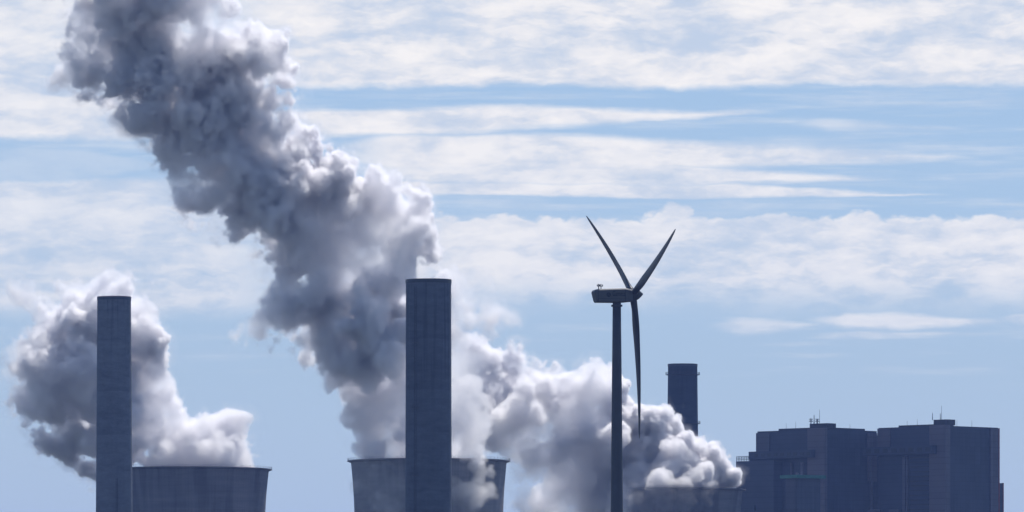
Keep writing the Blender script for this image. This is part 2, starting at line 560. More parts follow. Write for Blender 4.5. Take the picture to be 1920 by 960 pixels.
# ------------------------------------------------------------------ wind turbine
def wind_turbine():
    D = 2000.0
    m = D / FPX
    t = empty('wind_turbine', pt(1156.5, HORIZON, D) - Vector((0, 0, CAMZ)))
    tag(t, 'dark three bladed wind turbine seen from behind and the side, one blade hanging straight down', 'wind turbine')
    ox, oz = t.location.x, 0.0
    Z = lambda py: CAMZ + (HORIZON - py) * m
    # tower
    bm = bmesh.new()
    zt = Z(566)
    w = lambda py: (15.6 + (23.5 - 15.6) * (py - 566) / (960 - 566)) / 2 * m
    pys = [HORIZON + CAMZ / m, 1150, 960, 860, 760, 660, 566]
    r_ = lathe(bm, [(w(p), Z(p)) for p in pys], 48)
    cap(bm, r_[-1])
    tower = build('tower', bm, M_TURB, t, True)
    bm = bmesh.new()
    lathe(bm, [(w(571), Z(575)), (10.6 * m, Z(575)), (10.6 * m, Z(571.5)), (w(571), Z(571.5))], 48, True)
    build('flange', bm, M_TURB, tower, False)
    for py in (700, 838):
        bm = bmesh.new()
        lathe(bm, [(w(py) - 0.02, Z(py) - 0.09), (w(py) + 0.035, Z(py) - 0.09), (w(py) + 0.035, Z(py) + 0.09), (w(py) - 0.02, Z(py) + 0.09)], 48, True)
        build('weld_joint', bm, M_TURB, tower)
    # yawed head: local x runs along the rotor axis to the spinner, y away, z up
    yaw, tilt = R(19.5), R(5)
    hub = pt(1187.5, 552, D)
    hub.x -= ox
    hub.y = math.tan(yaw) * (hub.x)
    ax = Matrix.Rotation(yaw, 4, 'Z') @ Matrix.Rotation(-tilt, 4, 'Y')
    head = Matrix.Translation(hub) @ ax
    ck = m / math.cos(yaw)                        # metres per photo pixel along the axis
    # nacelle: closed loft along x (px from the hub), with bottom and top rows
    secs = [(-76.5, -16.0, 4.5, 1.30), (-74.0, -16.5, 7.0, 1.5), (-68, -16.2, 9.2, 1.65), (-40, -16.0, 10.6, 1.72), (-18, -15.2, 11.6, 1.72), (-14, -14.6, 11.0, 1.70), (-4, -13.5, 9.0, 1.5)]
    full = head
    head = Matrix.Translation(hub) @ Matrix.Rotation(yaw, 4, 'Z')
    bm = bmesh.new()
    loops = []
    for i, (x, zb, zt_, hw) in enumerate(secs):
        X = x * ck
        lo, hi = zb * m, zt_ * m
        bev = 0.42
        sh = 0.8 if i == 0 else 0.0
        ringp = [(-hw + bev, lo), (hw - bev, lo), (hw, lo + bev), (hw, hi - bev), (hw - bev, hi), (-hw + bev, hi), (-hw, hi - bev), (-hw, lo + bev)]
        ring = []
        for y, z in ringp:
            xs = X
            if i < 2:                              # the tail leans: its foot is nearer the tower
                xs = X + (hi - z) / (hi - lo) * 5.0 * ck
            ring.append(bm.verts.new(head @ Vector((xs, y, z))))
        loops.append(ring)
    for A, B in zip(loops, loops[1:]):
        for k in range(8):
            bm.faces.new((A[k], A[(k + 1) % 8], B[(k + 1) % 8], B[k]))
    cap(bm, loops[0]); cap(bm, loops[-1])
    nac = build('nacelle', bm, M_NAC, t, False, 0.08)
    bm = bmesh.new()                               # rear hatch frame and side seams
    for x0, x1 in ((-70.5, -69.9), (-19.2, -18.7)):
        box(bm, x0 * ck, x1 * ck, -1.745, -1.70, -14.5 * m, 8.0 * m, head)
    box(bm, -70 * ck, -8 * ck, -1.738, -1.70, -9.2 * m, -8.8 * m, head)
    build('seam', bm, M_LETTER, nac)
    bm = bmesh.new()
    lathe(bm, [(1.15, -0.2), (1.15, 0.9)], 32, mat=Matrix.Translation((0, hub.y * 0, zt)))
    build('yaw_ring', bm, M_TURB, nac, True)
    # weather masts on the roof
    bm = bmesh.new()
    for x, hgt, arm in ((-66.5, 9.5, 0.35), (-62.0, 9.5, 0.45)):
        b0 = Vector((x * ck, -0.5, 9.3 * m)); b1 = b0 + Vector((0, 0, hgt * m))
        tube(bm, head @ b0, head @ b1, 0.12, 6)
        c = b0 + Vector((0, 0, hgt * m * 0.55))
        tube(bm, head @ (c + Vector((-arm, 0, 0))), head @ (c + Vector((arm, 0, 0))), 0.09, 6)
        for s in (-1, 1):
            tube(bm, head @ (c + Vector((s * arm, 0, -0.05))), head @ (c + Vector((s * arm, 0, 0.46))), 0.12, 6)
    build('weather_mast', bm, M_STEEL, nac)
    # lettering and round emblem on the near side
    cu = bpy.data.curves.new('lettering', 'FONT')
    cu.body = 'Gamesa'
    cu.size = 1.85
    cu.extrude = 0.01
    tmp = bpy.data.objects.new('lettering_text', cu)
    COL.objects.link(tmp)
    bpy.context.view_layer.update()
    me = bpy.data.meshes.new_from_object(tmp.evaluated_get(bpy.context.evaluated_depsgraph_get()))
    bpy.data.objects.remove(tmp)
    place = head @ Matrix.Translation((-43.5 * ck, -1.75, -3.6 * m)) @ Matrix.Rotation(PI / 2, 4, 'X') @ Matrix.Diagonal((0.62, 1.0, 1, 1))
    me.transform(place)
    me.materials.clear(); me.materials.append(M_LETTER)
    lt = bpy.data.objects.new('lettering', me)
    COL.objects.link(lt); lt.parent = nac
    bm = bmesh.new()
    em = head @ Matrix.Translation((-50.5 * ck, -1.75, -1.4 * m)) @ Matrix.Rotation(PI / 2, 4, 'X')
    lathe(bm, [(0.40, -0.01), (0.58, -0.01), (0.58, 0.02), (0.40, 0.02)], 28, True, mat=em)
    lathe(bm, [(0.14, -0.01), (0.27, -0.01), (0.27, 0.02), (0.14, 0.02)], 20, True, mat=em)
    for k in range(3):
        a = 2 * PI * k / 3 + 0.5
        box(bm, 0.25, 0.42, -0.06, 0.06, -0.01, 0.02, em @ Matrix.Rotation(a, 4, 'Z'))
    build('emblem', bm, M_LETTER, nac)
    # spinner
    head = full
    bm = bmesh.new()
    rot = head @ Matrix.Rotation(PI / 2, 4, 'Y')
    rr = lathe(bm, [(1.45, -6 * ck), (1.62, -3 * ck), (1.62, 4 * ck), (1.38, 8 * ck), (1.0, 12 * ck), (0.62, 15 * ck), (0.3, 17.3 * ck), (0.1, 18.4 * ck)], 40, mat=rot)
    cap(bm, rr[0]); cap(bm, rr[-1])
    spin = build('spinner', bm, M_TURB, t, True)
    # blades
    RL = 272 * m
    prof = [(0.0, .95, 1.0), (0.03, .95, 1.0), (0.07, 1.0, .85), (0.14, 1.32, .52), (0.2, 1.5, .36), (0.3, 1.36, .26), (0.42, 1.24, .24), (0.55, 1.06, .22), (0.7, .82, .21), (0.84, .6, .2), (0.94, .42, .2), (0.985, .26, .2), (1.0, .08, .25)]
    for j, (phi, fl) in enumerate(((-53.5, 1.0), (66.5, 1.0), (186.5, 1.0))):
        rad = head @ Matrix.Rotation(R(phi), 4, 'X')   # blade runs along local z
        bm = bmesh.new()
        loops = []
        for s, hc, tr in prof:
            z = 1.0 + s * (RL - 1.0)
            tw = -R(13 - 7 * min(1, s * 1.3))          # pitch from the rotor plane (y) towards the axis (x)
            flap = 1.9 * 4 * s * (1 - s) * 0.28 * fl   # bent back towards the tip by the wind
            ring = []
            hc *= 1.14 if s > 0.05 else 1.0
            for q in range(20):
                a = 2 * PI * q / 20
                c = math.cos(a)
                blunt = 1.0 if s < 0.05 else (0.55 + 0.45 * c) ** 0.5
                u = hc * c - (0.0 if s < 0.05 else 0.25 * hc * 0)
                v = hc * tr * math.sin(a) * blunt
                yv = u * math.cos(tw) + v * math.sin(tw)
                xv = -u * math.sin(tw) + v * math.cos(tw)
                ring.append(bm.verts.new(rad @ Vector((xv + flap, yv, z))))
            loops.append(ring)
        for A, B in zip(loops, loops[1:]):
            for k in range(20):
                bm.faces.new((A[k], A[(k + 1) % 20], B[(k + 1) % 20], B[k]))
        cap(bm, loops[0]); cap(bm, loops[-1])
        b = build('blade', bm, M_BLADE, t, True)
        sub = b.modifiers.new('smooth', 'SUBSURF')
        sub.levels = sub.render_levels = 2
    return t


wind_turbine()


# ------------------------------------------------------------------ boiler houses
class Block:
    """a building set corner-on: a runs left and away, b right and away from the near corner"""
    def __init__(self, name, cxpx, D, label, cat, group=None, yaw=45.0):
        self.D = D
        self.m = D / FPX
        self.c = math.cos(R(yaw)); self.s = math.sin(R(yaw))
        self.t = empty(name, pt(cxpx, HORIZON, D) - Vector((0, 0, CAMZ)))
        tag(self.t, label, cat, group)
        self.mat = Matrix(((-self.c, self.s, 0, 0), (self.s, self.c, 0, 0), (0, 0, 1, 0), (0, 0, 0, 1)))
        self.cx = cxpx

    def A(self, px):                                   # photo column to distance along the left face
        q = (px - 960) / FPX
        return ((self.cx - 960) * self.m - q * self.D) / (self.c + q * self.s)

    def B(self, px):                                   # and along the right face
        q = (px - 960) / FPX
        return (q * self.D - (self.cx - 960) * self.m) / (self.s - q * self.c)

    def Z(self, py): return CAMZ + (HORIZON - py) * self.m

    def box(self, name, a0, a1, b0, b1, z0, z1, mat, bevel=0.0, parent=None):
        bm = bmesh.new()
        box(bm, a0, a1, b0, b1, z0, z1, self.mat)
        return build(name, bm, mat, parent or self.t, False, bevel)

    def rod(self, bm, px, py0, py1, a, b, r):
        p = self.mat @ Vector((a, b, 0))
        x = (px - self.cx) * self.m
        tube(bm, (x, p.y, self.Z(py0)), (x, p.y, self.Z(py1)), r, 6, r * 0.5)


def boiler_house_a():
    B = Block('boiler_house', 1546, 4100, 'dark blue boiler house with green edged annexe, left of the two adjoining blocks', 'power plant', 'boiler houses')
    zr = B.Z(804.5)
    aw, bw = B.A(1419), B.B(1645)
    body = B.box('body', 0.5, aw, 0.5, bw, 0, zr, M_CLAD)
    # parapet edge
    for nm, args in (('parapet', (2, B.A(1457), 1.2, bw - 8, zr, zr + 1.1)),):
        B.box(nm, *args, M_ROOF, parent=body)
    # corner stair tower
    z2 = B.Z(803.2)
    B.box('stair_tower', -0.3, B.A(1514.5), -0.3, B.B(1550.5), 0, z2 + 0.4, M_PALE)
    B.box('roof_hut', B.A(1541.5) - 2, B.A(1521) + 3, 2.0, 9.0, zr + 0.5, B.Z(793.2), M_ROOF)
    # left stair tower, pale, above the annexe
    B.box('stair_tower', B.A(1443), B.A(1418) , -0.25, 10, B.Z(846), zr - 0.9, M_MID)
    bmx = bmesh.new()
    box(bmx, -0.0 - 0.25, 8, B.B(1627), B.B(1644), B.Z(900), zr - 1.2, B.mat)
    build('stair_tower', bmx, M_PALE, B.t)
    B.box('link_block', -0.0, 30, bw - 3, bw + 14, 0, B.Z(813), M_CLAD2)
    # gallery along the left face
    gal = B.box('gallery', B.A(1529), B.A(1419) + 3, -3.4, 0.45, B.Z(857), B.Z(843), M_CLAD2)
    n = 9
    for i in range(n):
        a0 = B.A(1529) + (B.A(1419) - B.A(1529)) * (i + 0.18) / n
        a1 = B.A(1529) + (B.A(1419) - B.A(1529)) * (i + 0.72) / n
        B.box('louvre', a0, a1, -3.5, -3.35, B.Z(853), B.Z(847), M_STEEL, parent=gal)
    # lower annexe on the left end
    ax0, ax1 = aw + 0.02, B.A(1397.5)
    an = B.box('annexe', aw - 1.5, ax1 + 0.0, 3, 30, 0, B.Z(842.5), M_CLAD2)
    low = B.box('annexe', B.A(1466), B.A(1395), -6.5, 2.9, 0, B.Z(861), M_CLAD2)
    bm = bmesh.new()
    zA = B.Z(861)
    for zz in (0.9, 1.8, 2.7):
        tube(bm, B.mat @ Vector((B.A(1420), -6.2, zA + zz)), B.mat @ Vector((B.A(1395.5), -6.2, zA + zz)), 0.14, 6)
    for i in range(9):
        a = B.A(1420) + (B.A(1395.5) - B.A(1420)) * i / 8
        tube(bm, B.mat @ Vector((a, -6.2, zA)), B.mat @ Vector((a, -6.2, zA + 2.8)), 0.16, 6)
    build('roof_railing', bm, M_STEEL, low)
    B.box('ledge', B.A(1432), B.A(1394), -7.6, -6.4, B.Z(956), B.Z(945.5), M_CLAD2, parent=low)
    # side boxes on the wall edge left of the stair tower
    for y0, y1 in ((830, 820), (841, 834)):
        B.box('vent_box', aw, aw + 1.0, 0.8, 4, B.Z(y0), B.Z(y1), M_ROOF)
    # vertical pilasters of the lower left face
    for px0, px1 in ((1503, 1508), (1484, 1486)):
        B.box('pilaster', B.A(px1), B.A(px0), -0.9, 0.45, 0, B.Z(866), M_MID)
    # antennas on the hut
    zh = B.Z(793.4)
    for px, top, r in ((1521.3, 783, .26), (1527.2, 777.5, .30), (1533.0, 785, .42), (1537.4, 767, .13)):
        bm = bmesh.new()
        B.rod(bm, px, 794, top, 3, 5, r)
        if px in (1521.3, 1533.0):
            x = (px - B.cx) * B.m
            y = (B.mat @ Vector((3, 5, 0))).y
            for dz_, l in ((1.0, 1.1), (1.7, 0.8), (2.3, 1.0)):
                tube(bm, (x - l, y, B.Z(793) + dz_), (x + l, y, B.Z(793) + dz_), 0.2, 6)
        build('antenna', bm, M_STEEL, B.t)
    for px, y0, top in ((1475.2, 806, 792), (1493, 806, 789), (1568.5, 805, 794), (1595, 806.5, 794)):
        bm = bmesh.new()
        B.rod(bm, px, y0, top, 6, 6, 0.1)
        build('lightning_rod', bm, M_STEEL, B.t)
    return B


def boiler_house_b():
    B = Block('boiler_house', 1772, 4080, 'dark blue boiler house with red lit right corner, rightmost of the two adjoining blocks', 'power plant', 'boiler houses')
    zr = B.Z(798)
    aw, bw = B.A(1646), B.B(1873)
    body = B.box('body', 0.5, aw, 0.5, bw - 0.2, 0, zr, M_CLAD)
    B.box('parapet', 1.5, B.A(1682), 1.2, B.B(1792), zr, zr + 1.0, M_ROOF, parent=body)
    B.box('stair_tower', -0.3, B.A(1743), -0.3, B.B(1781), 0, zr + 0.5, M_PALE)
    B.box('roof_hut', B.A(1768) - 1, B.A(1751) + 2, 2, 9, zr + 0.4, B.Z(786), M_ROOF)
    B.box('stair_tower', B.A(1669), B.A(1645.5), -0.25, 10, B.Z(840), zr - 0.4, M_PALE)
    B.box('stair_tower', -0.3, 9, B.B(1857), B.B(1872.6), 0, zr - 0.5, M_PALE)
    red = B.box('sunlit_edge_strip', -0.45, 0.6, B.B(1871.4), B.B(1873.4), B.Z(960) - 20, zr - 0.3, M_RED)  # strip added for the sunlit right edge, its light painted red
    lo = B.box('annexe', 1, 22, B.B(1873.6), B.B(1883.5), 0, B.Z(902.5), M_CLAD2)
    B.box('sunlit_edge_strip', 0.8, 1.8, B.B(1882.6), B.B(1884.2), 0, B.Z(902), M_RED, parent=lo)  # the annexe's sunlit edge, likewise painted as a red strip
    # gallery
    gal = B.box('gallery', B.A(1757), B.A(1626), -3.6, 0.45, B.Z(850), B.Z(834.5), M_CLAD2)
    n = 8
    for i in range(n):
        a0 = B.A(1755) + (B.A(1628) - B.A(1755)) * (i + 0.15) / n
        a1 = B.A(1755) + (B.A(1628) - B.A(1755)) * (i + 0.75) / n
        B.box('louvre', a0, a1, -3.72, -3.55, B.Z(846), B.Z(838), M_STEEL, parent=gal)
    for px0, px1, y in ((1694, 1699, 854), (1701, 1703.5, 854), (1633, 1636, 852)):
        B.box('pilaster', B.A(px1), B.A(px0), -0.9, 0.45, 0, B.Z(y), M_MID)
    bm = bmesh.new()
    z = B.Z(955)
    for i in range(12):                                  # floor grilles of the open bunker bay
        box(bm, B.A(1742), B.A(1706), -0.5, 0.45, z + i * 2.6, z + i * 2.6 + 0.5, B.mat)
    build('floor_grille', bm, M_STEEL, B.t)
    for i, (px0, px1) in enumerate(((1632, 1655), (1672, 1690))):
        B.box('duct_outlet', B.A(px1), B.A(px0), -2.5, 0.4, B.Z(972), B.Z(952 + i), M_MID, 0.3)
    for px, top, r in ((1749.6, 773, .22), (1764.2, 774, .22), (1766.6, 760, .13)):
        bm = bmesh.new()
        B.rod(bm, px, 787, top, 3, 5, r)
        build('antenna', bm, M_STEEL, B.t)
    for px, y0, top in ((1702.5, 800, 788), (1721.5, 799.5, 784), (1796, 799, 786), (1824, 800, 787)):
        bm = bmesh.new()
        B.rod(bm, px, y0, top, 6, 6, 0.1)
        build('lightning_rod', bm, M_STEEL, B.t)
    return B


boiler_house_a()
boiler_house_b()


def transfer_house():
    B = Block('transfer_house', 1494, 4020, 'small flat roofed tower with bright green fascia standing before the left boiler house', 'building', None, 50.0)
    zt = B.Z(891)
    aw, bw = B.A(1473), B.B(1538)
    B.box('wall', 0, aw, 0, bw, 0, zt - 1.6, M_CLAD2)
    bm = bmesh.new()
    o = 2.2
    # fascia boards round the eaves
    for args in ((-o, aw + o, -o, -o + 0.3), (-o, aw + o, bw + o - 0.3, bw + o), (-o, -o + 0.3, -o + 0.3, bw + o - 0.3), (aw + o - 0.3, aw + o, -o + 0.3, bw + o - 0.3)):
        box(bm, *args, zt - 1.55, zt + 0.2, B.mat)
    build('fascia', bm, M_GREEN, B.t)
    B.box('roof', -o + 0.32, aw + o - 0.32, -o + 0.32, bw + o - 0.32, zt - 1.5, zt, M_GREEN)
    B.box('roof_vent', 3, 4.2, 3, 4.2, zt + 0.02, zt + 1.6, M_PALE)


transfer_house()
# ------------------------------------------------------------------ steam
def axis_weights(n, cells):
    """cubic B-spline weights that spread a coarse random lattice over n samples"""
    c = np.linspace(0, cells, n, endpoint=False)
    i = np.floor(c).astype(int)
    f = c - i
    w = np.zeros((n, cells + 4), np.float32)
    ws = ((1 - f) ** 3 / 6, (3 * f ** 3 - 6 * f ** 2 + 4) / 6, (-3 * f ** 3 + 3 * f ** 2 + 3 * f + 1) / 6, f ** 3 / 6)
    for k in range(4):
        w[np.arange(n), i + k] = ws[k]
    return w


def lattice_noise(shape, vox, size, rng):
    """smooth noise with features of SIZE metres, about unit variance"""
    ws = [axis_weights(n, max(1, int(round(n * v / size)))) for n, v in zip(shape, vox)]
    g = rng.standard_normal(tuple(w.shape[1] for w in ws)).astype(np.float32)
    for ax, w in enumerate(ws):
        g = np.moveaxis(np.tensordot(w, g, (1, ax)), 0, ax)
    return g * 1.9


def fbm(shape, vox, size, octaves, gain, rng, billow=False):
    out, amp, tot = np.zeros(shape, np.float32), 1.0, 0.0
    for _ in range(octaves):
        if size < 1.4 * vox[0]:
            break
        nz = lattice_noise(shape, vox, size, rng)
        out += amp * ((np.abs(nz) - 0.8) * 1.6 if billow else nz)
        tot += amp ** 2
        amp *= gain
        size *= 0.5
    return out / math.sqrt(tot)


def sstep(x, lo, hi):
    # rises from 0 at LO to 1 at HI; LO may be the larger
    t = np.clip((x - lo) / (hi - lo), 0, 1)
    return t * t * (3 - 2 * t)


def warp_field(F, dx, dy, dz):
    """F sampled at positions shifted by (dx, dy, dz) voxels, trilinear"""
    nx, ny, nz = F.shape
    out = np.empty_like(F)
    iy = np.arange(ny, dtype=np.float32)[:, None]
    iz = np.arange(nz, dtype=np.float32)[None, :]
    flat = F.ravel()
    for i in range(nx):
        x = np.clip(i + dx[i], 0, nx - 1.001); y = np.clip(iy + dy[i], 0, ny - 1.001); z = np.clip(iz + dz[i], 0, nz - 1.001)
        x0 = x.astype(np.int32); y0 = y.astype(np.int32); z0 = z.astype(np.int32)
        fx, fy, fz = x - x0, y - y0, z - z0
        b = (x0 * ny + y0) * nz + z0
        s = 0
        for ax in (0, 1):
            wx = fx if ax else 1 - fx
            for ay in (0, 1):
                wy = fy if ay else 1 - fy
                q = b + ax * ny * nz + ay * nz
                s = s + wx * wy * (flat[q] * (1 - fz) + flat[q + 1] * fz)
        out[i] = s
    return out


def steam_material(name, dens, aniso):
    m = bpy.data.materials.new(name)
    m.use_nodes = True
    t = m.node_tree
    t.nodes.remove(t.nodes['Principled BSDF'])
    v = t.nodes.new('ShaderNodeVolumePrincipled')
    v.inputs['Color'].default_value = (0.991, 0.987, 0.998, 1)
    v.inputs['Density'].default_value = dens
    v.inputs['Density Attribute'].default_value = 'density'
    v.inputs['Anisotropy'].default_value = aniso
    t.links.new(v.outputs[0], t.nodes['Material Output'].inputs['Volume'])
    return m


def veil_material():
    """the outermost film of droplets: nearly clear, a little of it scatters light through"""
    m = bpy.data.materials.new('steam_film')
    m.use_nodes = True
    N = NT(m.node_tree)
    m.node_tree.nodes.remove(m.node_tree.nodes['Principled BSDF'])
    tr = N.n('ShaderNodeBsdfTransparent')
    tl = N.n('ShaderNodeBsdfTranslucent')
    tl.inputs['Color'].default_value = (0.9, 0.9, 0.92, 1)
    mx = N.n('ShaderNodeMixShader')
    tc = N.n('ShaderNodeTexCoord')
    f = N.noise(tc.outputs['Object'], 0.06, 4, 0.6)
    N.link(N.lin(f, 0.4, 0.65, 0.0, 0.03), mx.inputs[0])
    N.link(tr.outputs[0], mx.inputs[1]); N.link(tl.outputs[0], mx.inputs[2])
    N.link(mx.outputs[0], m.node_tree.nodes['Material Output'].inputs['Surface'])
    return m


M_FILM = veil_material()
DMAX = 3.6


def plume(label, D, cx, py0, balls, vox, dens, aniso, seed, age, thin=None, kids=((11, .30, .50), (11, .28, .48), (9, .28, .5), (7, .3, .5)), hull=2.2):
    """a drifting plume: billows grown from BALLS (column, row, radius, depth in photo pixels at distance D), eroded by turbulence,
    held as a density grid on one object. AGE(x, z in pixels) -> 0 crisp and new .. 1 old and torn"""
    rng = np.random.default_rng(seed)
    m = D / FPX
    zcap = (py0 + 75) * m                        # nothing is kept far above the picture's top edge
    P = [((x - cx) * m, (dd + rng.uniform(-0.55, 0.55) * r * (abs(dd) < 90)) * m, (py0 - y) * m, r * m) for x, y, r, dd in balls]
    allb = [[(x, y, z, r * 0.76) for x, y, z, r in P]]
    cur = P
    for n, lo, hi in kids:
        nxt = []
        for x, y, z, r in cur:
            for _ in range(n):
                d = rng.standard_normal(3); d /= np.linalg.norm(d) + 1e-9
                rr = r * rng.uniform(lo, hi)
                if rr < 1.5 * vox or z + d[2] * r > zcap + 8:
                    continue
                k = r * rng.uniform(0.62, 0.92)
                nxt.append((x + d[0] * k, y + d[1] * k, z + d[2] * k, rr))
        allb.append(nxt)
        cur = nxt
    B = np.array([b for l in allb for b in l], np.float32)
    lo = (B[:, :3] - B[:, 3:]).min(0) - 6
    hi = (B[:, :3] + B[:, 3:]).max(0) + 6
    hi[2] = min(hi[2], zcap)
    n = np.ceil((hi - lo) / vox).astype(int) + 1
    hi = lo + (n - 1) * vox
    F = np.full(n, -14.0, np.float32)
    ax = [lo[k] + vox * np.arange(n[k], dtype=np.float32) for k in range(3)]
    for x, y, z, r in B:
        R_ = r + min(9.0, 3.0 + 0.8 * r)
        s = [slice(max(0, int((c - R_ - lo[k]) / vox)), min(n[k], int((c + R_ - lo[k]) / vox) + 2)) for k, c in enumerate((x, y, z))]
        if any(q.start >= q.stop for q in s):
            continue
        d = np.sqrt((ax[0][s[0]] - x)[:, None, None] ** 2 + (ax[1][s[1]] - y)[None, :, None] ** 2 + (ax[2][s[2]] - z)[None, None, :] ** 2)
        sub = F[s[0], s[1], s[2]]
        np.maximum(sub, r - d, out=sub)
    v3 = (vox,) * 3
    X = (ax[0] / m + cx)[:, None, None]
    Zp = (py0 - ax[2] / m)[None, None, :]
    A = np.broadcast_to(age(X, Zp), F.shape).astype(np.float32)
    # turbulence: curl-like warp, then erosion of the edge
    wamp = (0.8 + 4.4 * A) / vox
    F = warp_field(F, *[fbm(F.shape, v3, 14.0, 3, 0.5, rng) * wamp for _ in range(3)])
    e = fbm(F.shape, v3, 9.0, 5, 0.74, rng)
    F = F + np.minimum(e * (1.1 + 5.4 * A), 4.2)
    edge = 0.8 + 3.4 * A
    d = sstep(F, 0.0, edge)
    inner = fbm(F.shape, v3, 26.0, 6, 0.74, rng)
    d *= np.minimum(np.exp(inner * (1.1 + 0.35 * A) + e * 0.4 - 0.3), DMAX)
    d += sstep(F, -6.0, 1.0) * np.clip(inner * 0.45 + e * 0.9 - 0.05, 0, 2) * (0.03 + 0.26 * A)
    d = np.minimum(d, DMAX)
    d *= 1.0 - 0.3 * A
    if thin is not None:
        d *= thin(X, Zp).astype(np.float32)
    d[[0, -1]] = 0; d[:, [0, -1]] = 0; d[:, :, [0, -1]] = 0
    # the grid goes into a data image, slice beside slice, which the volume's nodes read back voxel by voxel
    T = 16
    rows = int(math.ceil(n[2] / T))
    W_, H_ = int(n[0]) * T, int(n[1]) * rows
    pad = np.zeros((n[0], n[1], rows * T), np.float32)
    pad[:, :, :n[2]] = d / DMAX
    im4 = np.ones((H_ * W_, 4), np.float32)
    im4[:, 0] = pad.reshape(n[0], n[1], rows, T).transpose(2, 1, 3, 0).ravel()
    im4[:, 1] = im4[:, 2] = im4[:, 0]
    img = bpy.data.images.new('steam_grid', W_, H_, alpha=False, float_buffer=False, is_data=True)
    img.alpha_mode = 'CHANNEL_PACKED'
    img.pixels.foreach_set(im4.ravel())
    img.update()
    img.pack()
    loc = ((cx - 960) * m, D, CAMZ + (HORIZON - py0) * m)
    mv = steam_material('steam', dens * DMAX, aniso)

    def grid_tree(as_mesh):
        g = bpy.data.node_groups.new('steam_grid', 'GeometryNodeTree')
        g.interface.new_socket('Geometry', in_out='INPUT', socket_type='NodeSocketGeometry')
        g.interface.new_socket('Geometry', in_out='OUTPUT', socket_type='NodeSocketGeometry')
        G = NT(g)
        G.n('NodeGroupInput')
        go = G.n('NodeGroupOutput')
        sp = G.n('ShaderNodeSeparateXYZ')
        G.link(G.n('GeometryNodeInputPosition').outputs[0], sp.inputs[0])
        i, j, k = [G.m('ROUND', G.m('DIVIDE', G.m('SUBTRACT', sp.outputs[q], float(lo[q])), float(vox))) for q in range(3)]
        kr = G.m('FLOOR', G.m('DIVIDE', G.m('ADD', k, 0.5), float(T)))
        kt = G.m('SUBTRACT', k, G.m('MULTIPLY', kr, float(T)))
        u = G.m('DIVIDE', G.m('ADD', G.m('MULTIPLY_ADD', kt, float(n[0]), i), 0.5), float(W_))
        v = G.m('DIVIDE', G.m('ADD', G.m('MULTIPLY_ADD', kr, float(n[1]), j), 0.5), float(H_))
        it = G.n('GeometryNodeImageTexture', interpolation='Closest', extension='CLIP')
        it.inputs['Image'].default_value = img
        G.link(G.xyz(u, v), it.inputs['Vector'])
        vc = G.n('GeometryNodeVolumeCube')
        sc3 = G.n('FunctionNodeSeparateColor')
        G.link(it.outputs['Color'], sc3.inputs[0])
        G.link(sc3.outputs[0], vc.inputs['Density'])
        vc.inputs['Min'].default_value = [float(q) for q in lo]
        vc.inputs['Max'].default_value = [float(q) for q in hi]
        for q, nm in enumerate(('Resolution X', 'Resolution Y', 'Resolution Z')):
            vc.inputs[nm].default_value = int(n[q])
        out = vc.outputs[0]
        if as_mesh:
            vm = G.n('GeometryNodeVolumeToMesh', resolution_mode='VOXEL_SIZE')
            G.link(out, vm.inputs['Volume'])
            vm.inputs['Voxel Size'].default_value = hull
            vm.inputs['Threshold'].default_value = 0.22 / DMAX
            vm.inputs['Adaptivity'].default_value = 0.1
            out = vm.outputs[0]
        sm = G.n('GeometryNodeSetMaterial')
        G.link(out, sm.inputs['Geometry'])
        sm.inputs['Material'].default_value = M_FILM if as_mesh else mv
        G.link(sm.outputs[0], go.inputs[0])
        return g

    tmp = bpy.data.objects.new('steam_plume', bpy.data.meshes.new('steam_plume'))
    COL.objects.link(tmp)
    md = tmp.modifiers.new('steam_grid', 'NODES')
    md.node_group = grid_tree(True)
    bpy.context.view_layer.update()
    me = bpy.data.meshes.new_from_object(tmp.evaluated_get(bpy.context.evaluated_depsgraph_get()))
    bpy.data.objects.remove(tmp)
    me.name = 'steam_plume'
    me.materials.clear(); me.materials.append(M_FILM)
    me.polygons.foreach_set('material_index', np.zeros(len(me.polygons), np.int32))
    me.polygons.foreach_set('use_smooth', np.ones(len(me.polygons), bool))
    o = bpy.data.objects.new('steam_plume', me)
    COL.objects.link(o)
    o.location = loc
    vd = bpy.data.volumes.new('vapour')
    vd.materials.append(mv)
    vo = bpy.data.objects.new('vapour', vd)
    COL.objects.link(vo)
    vo.parent = o
    md = vo.modifiers.new('steam_grid', 'NODES')
    md.node_group = grid_tree(False)
    tag(o, label, 'steam plume', 'steam plumes from the cooling towers', 'thing')
    return o


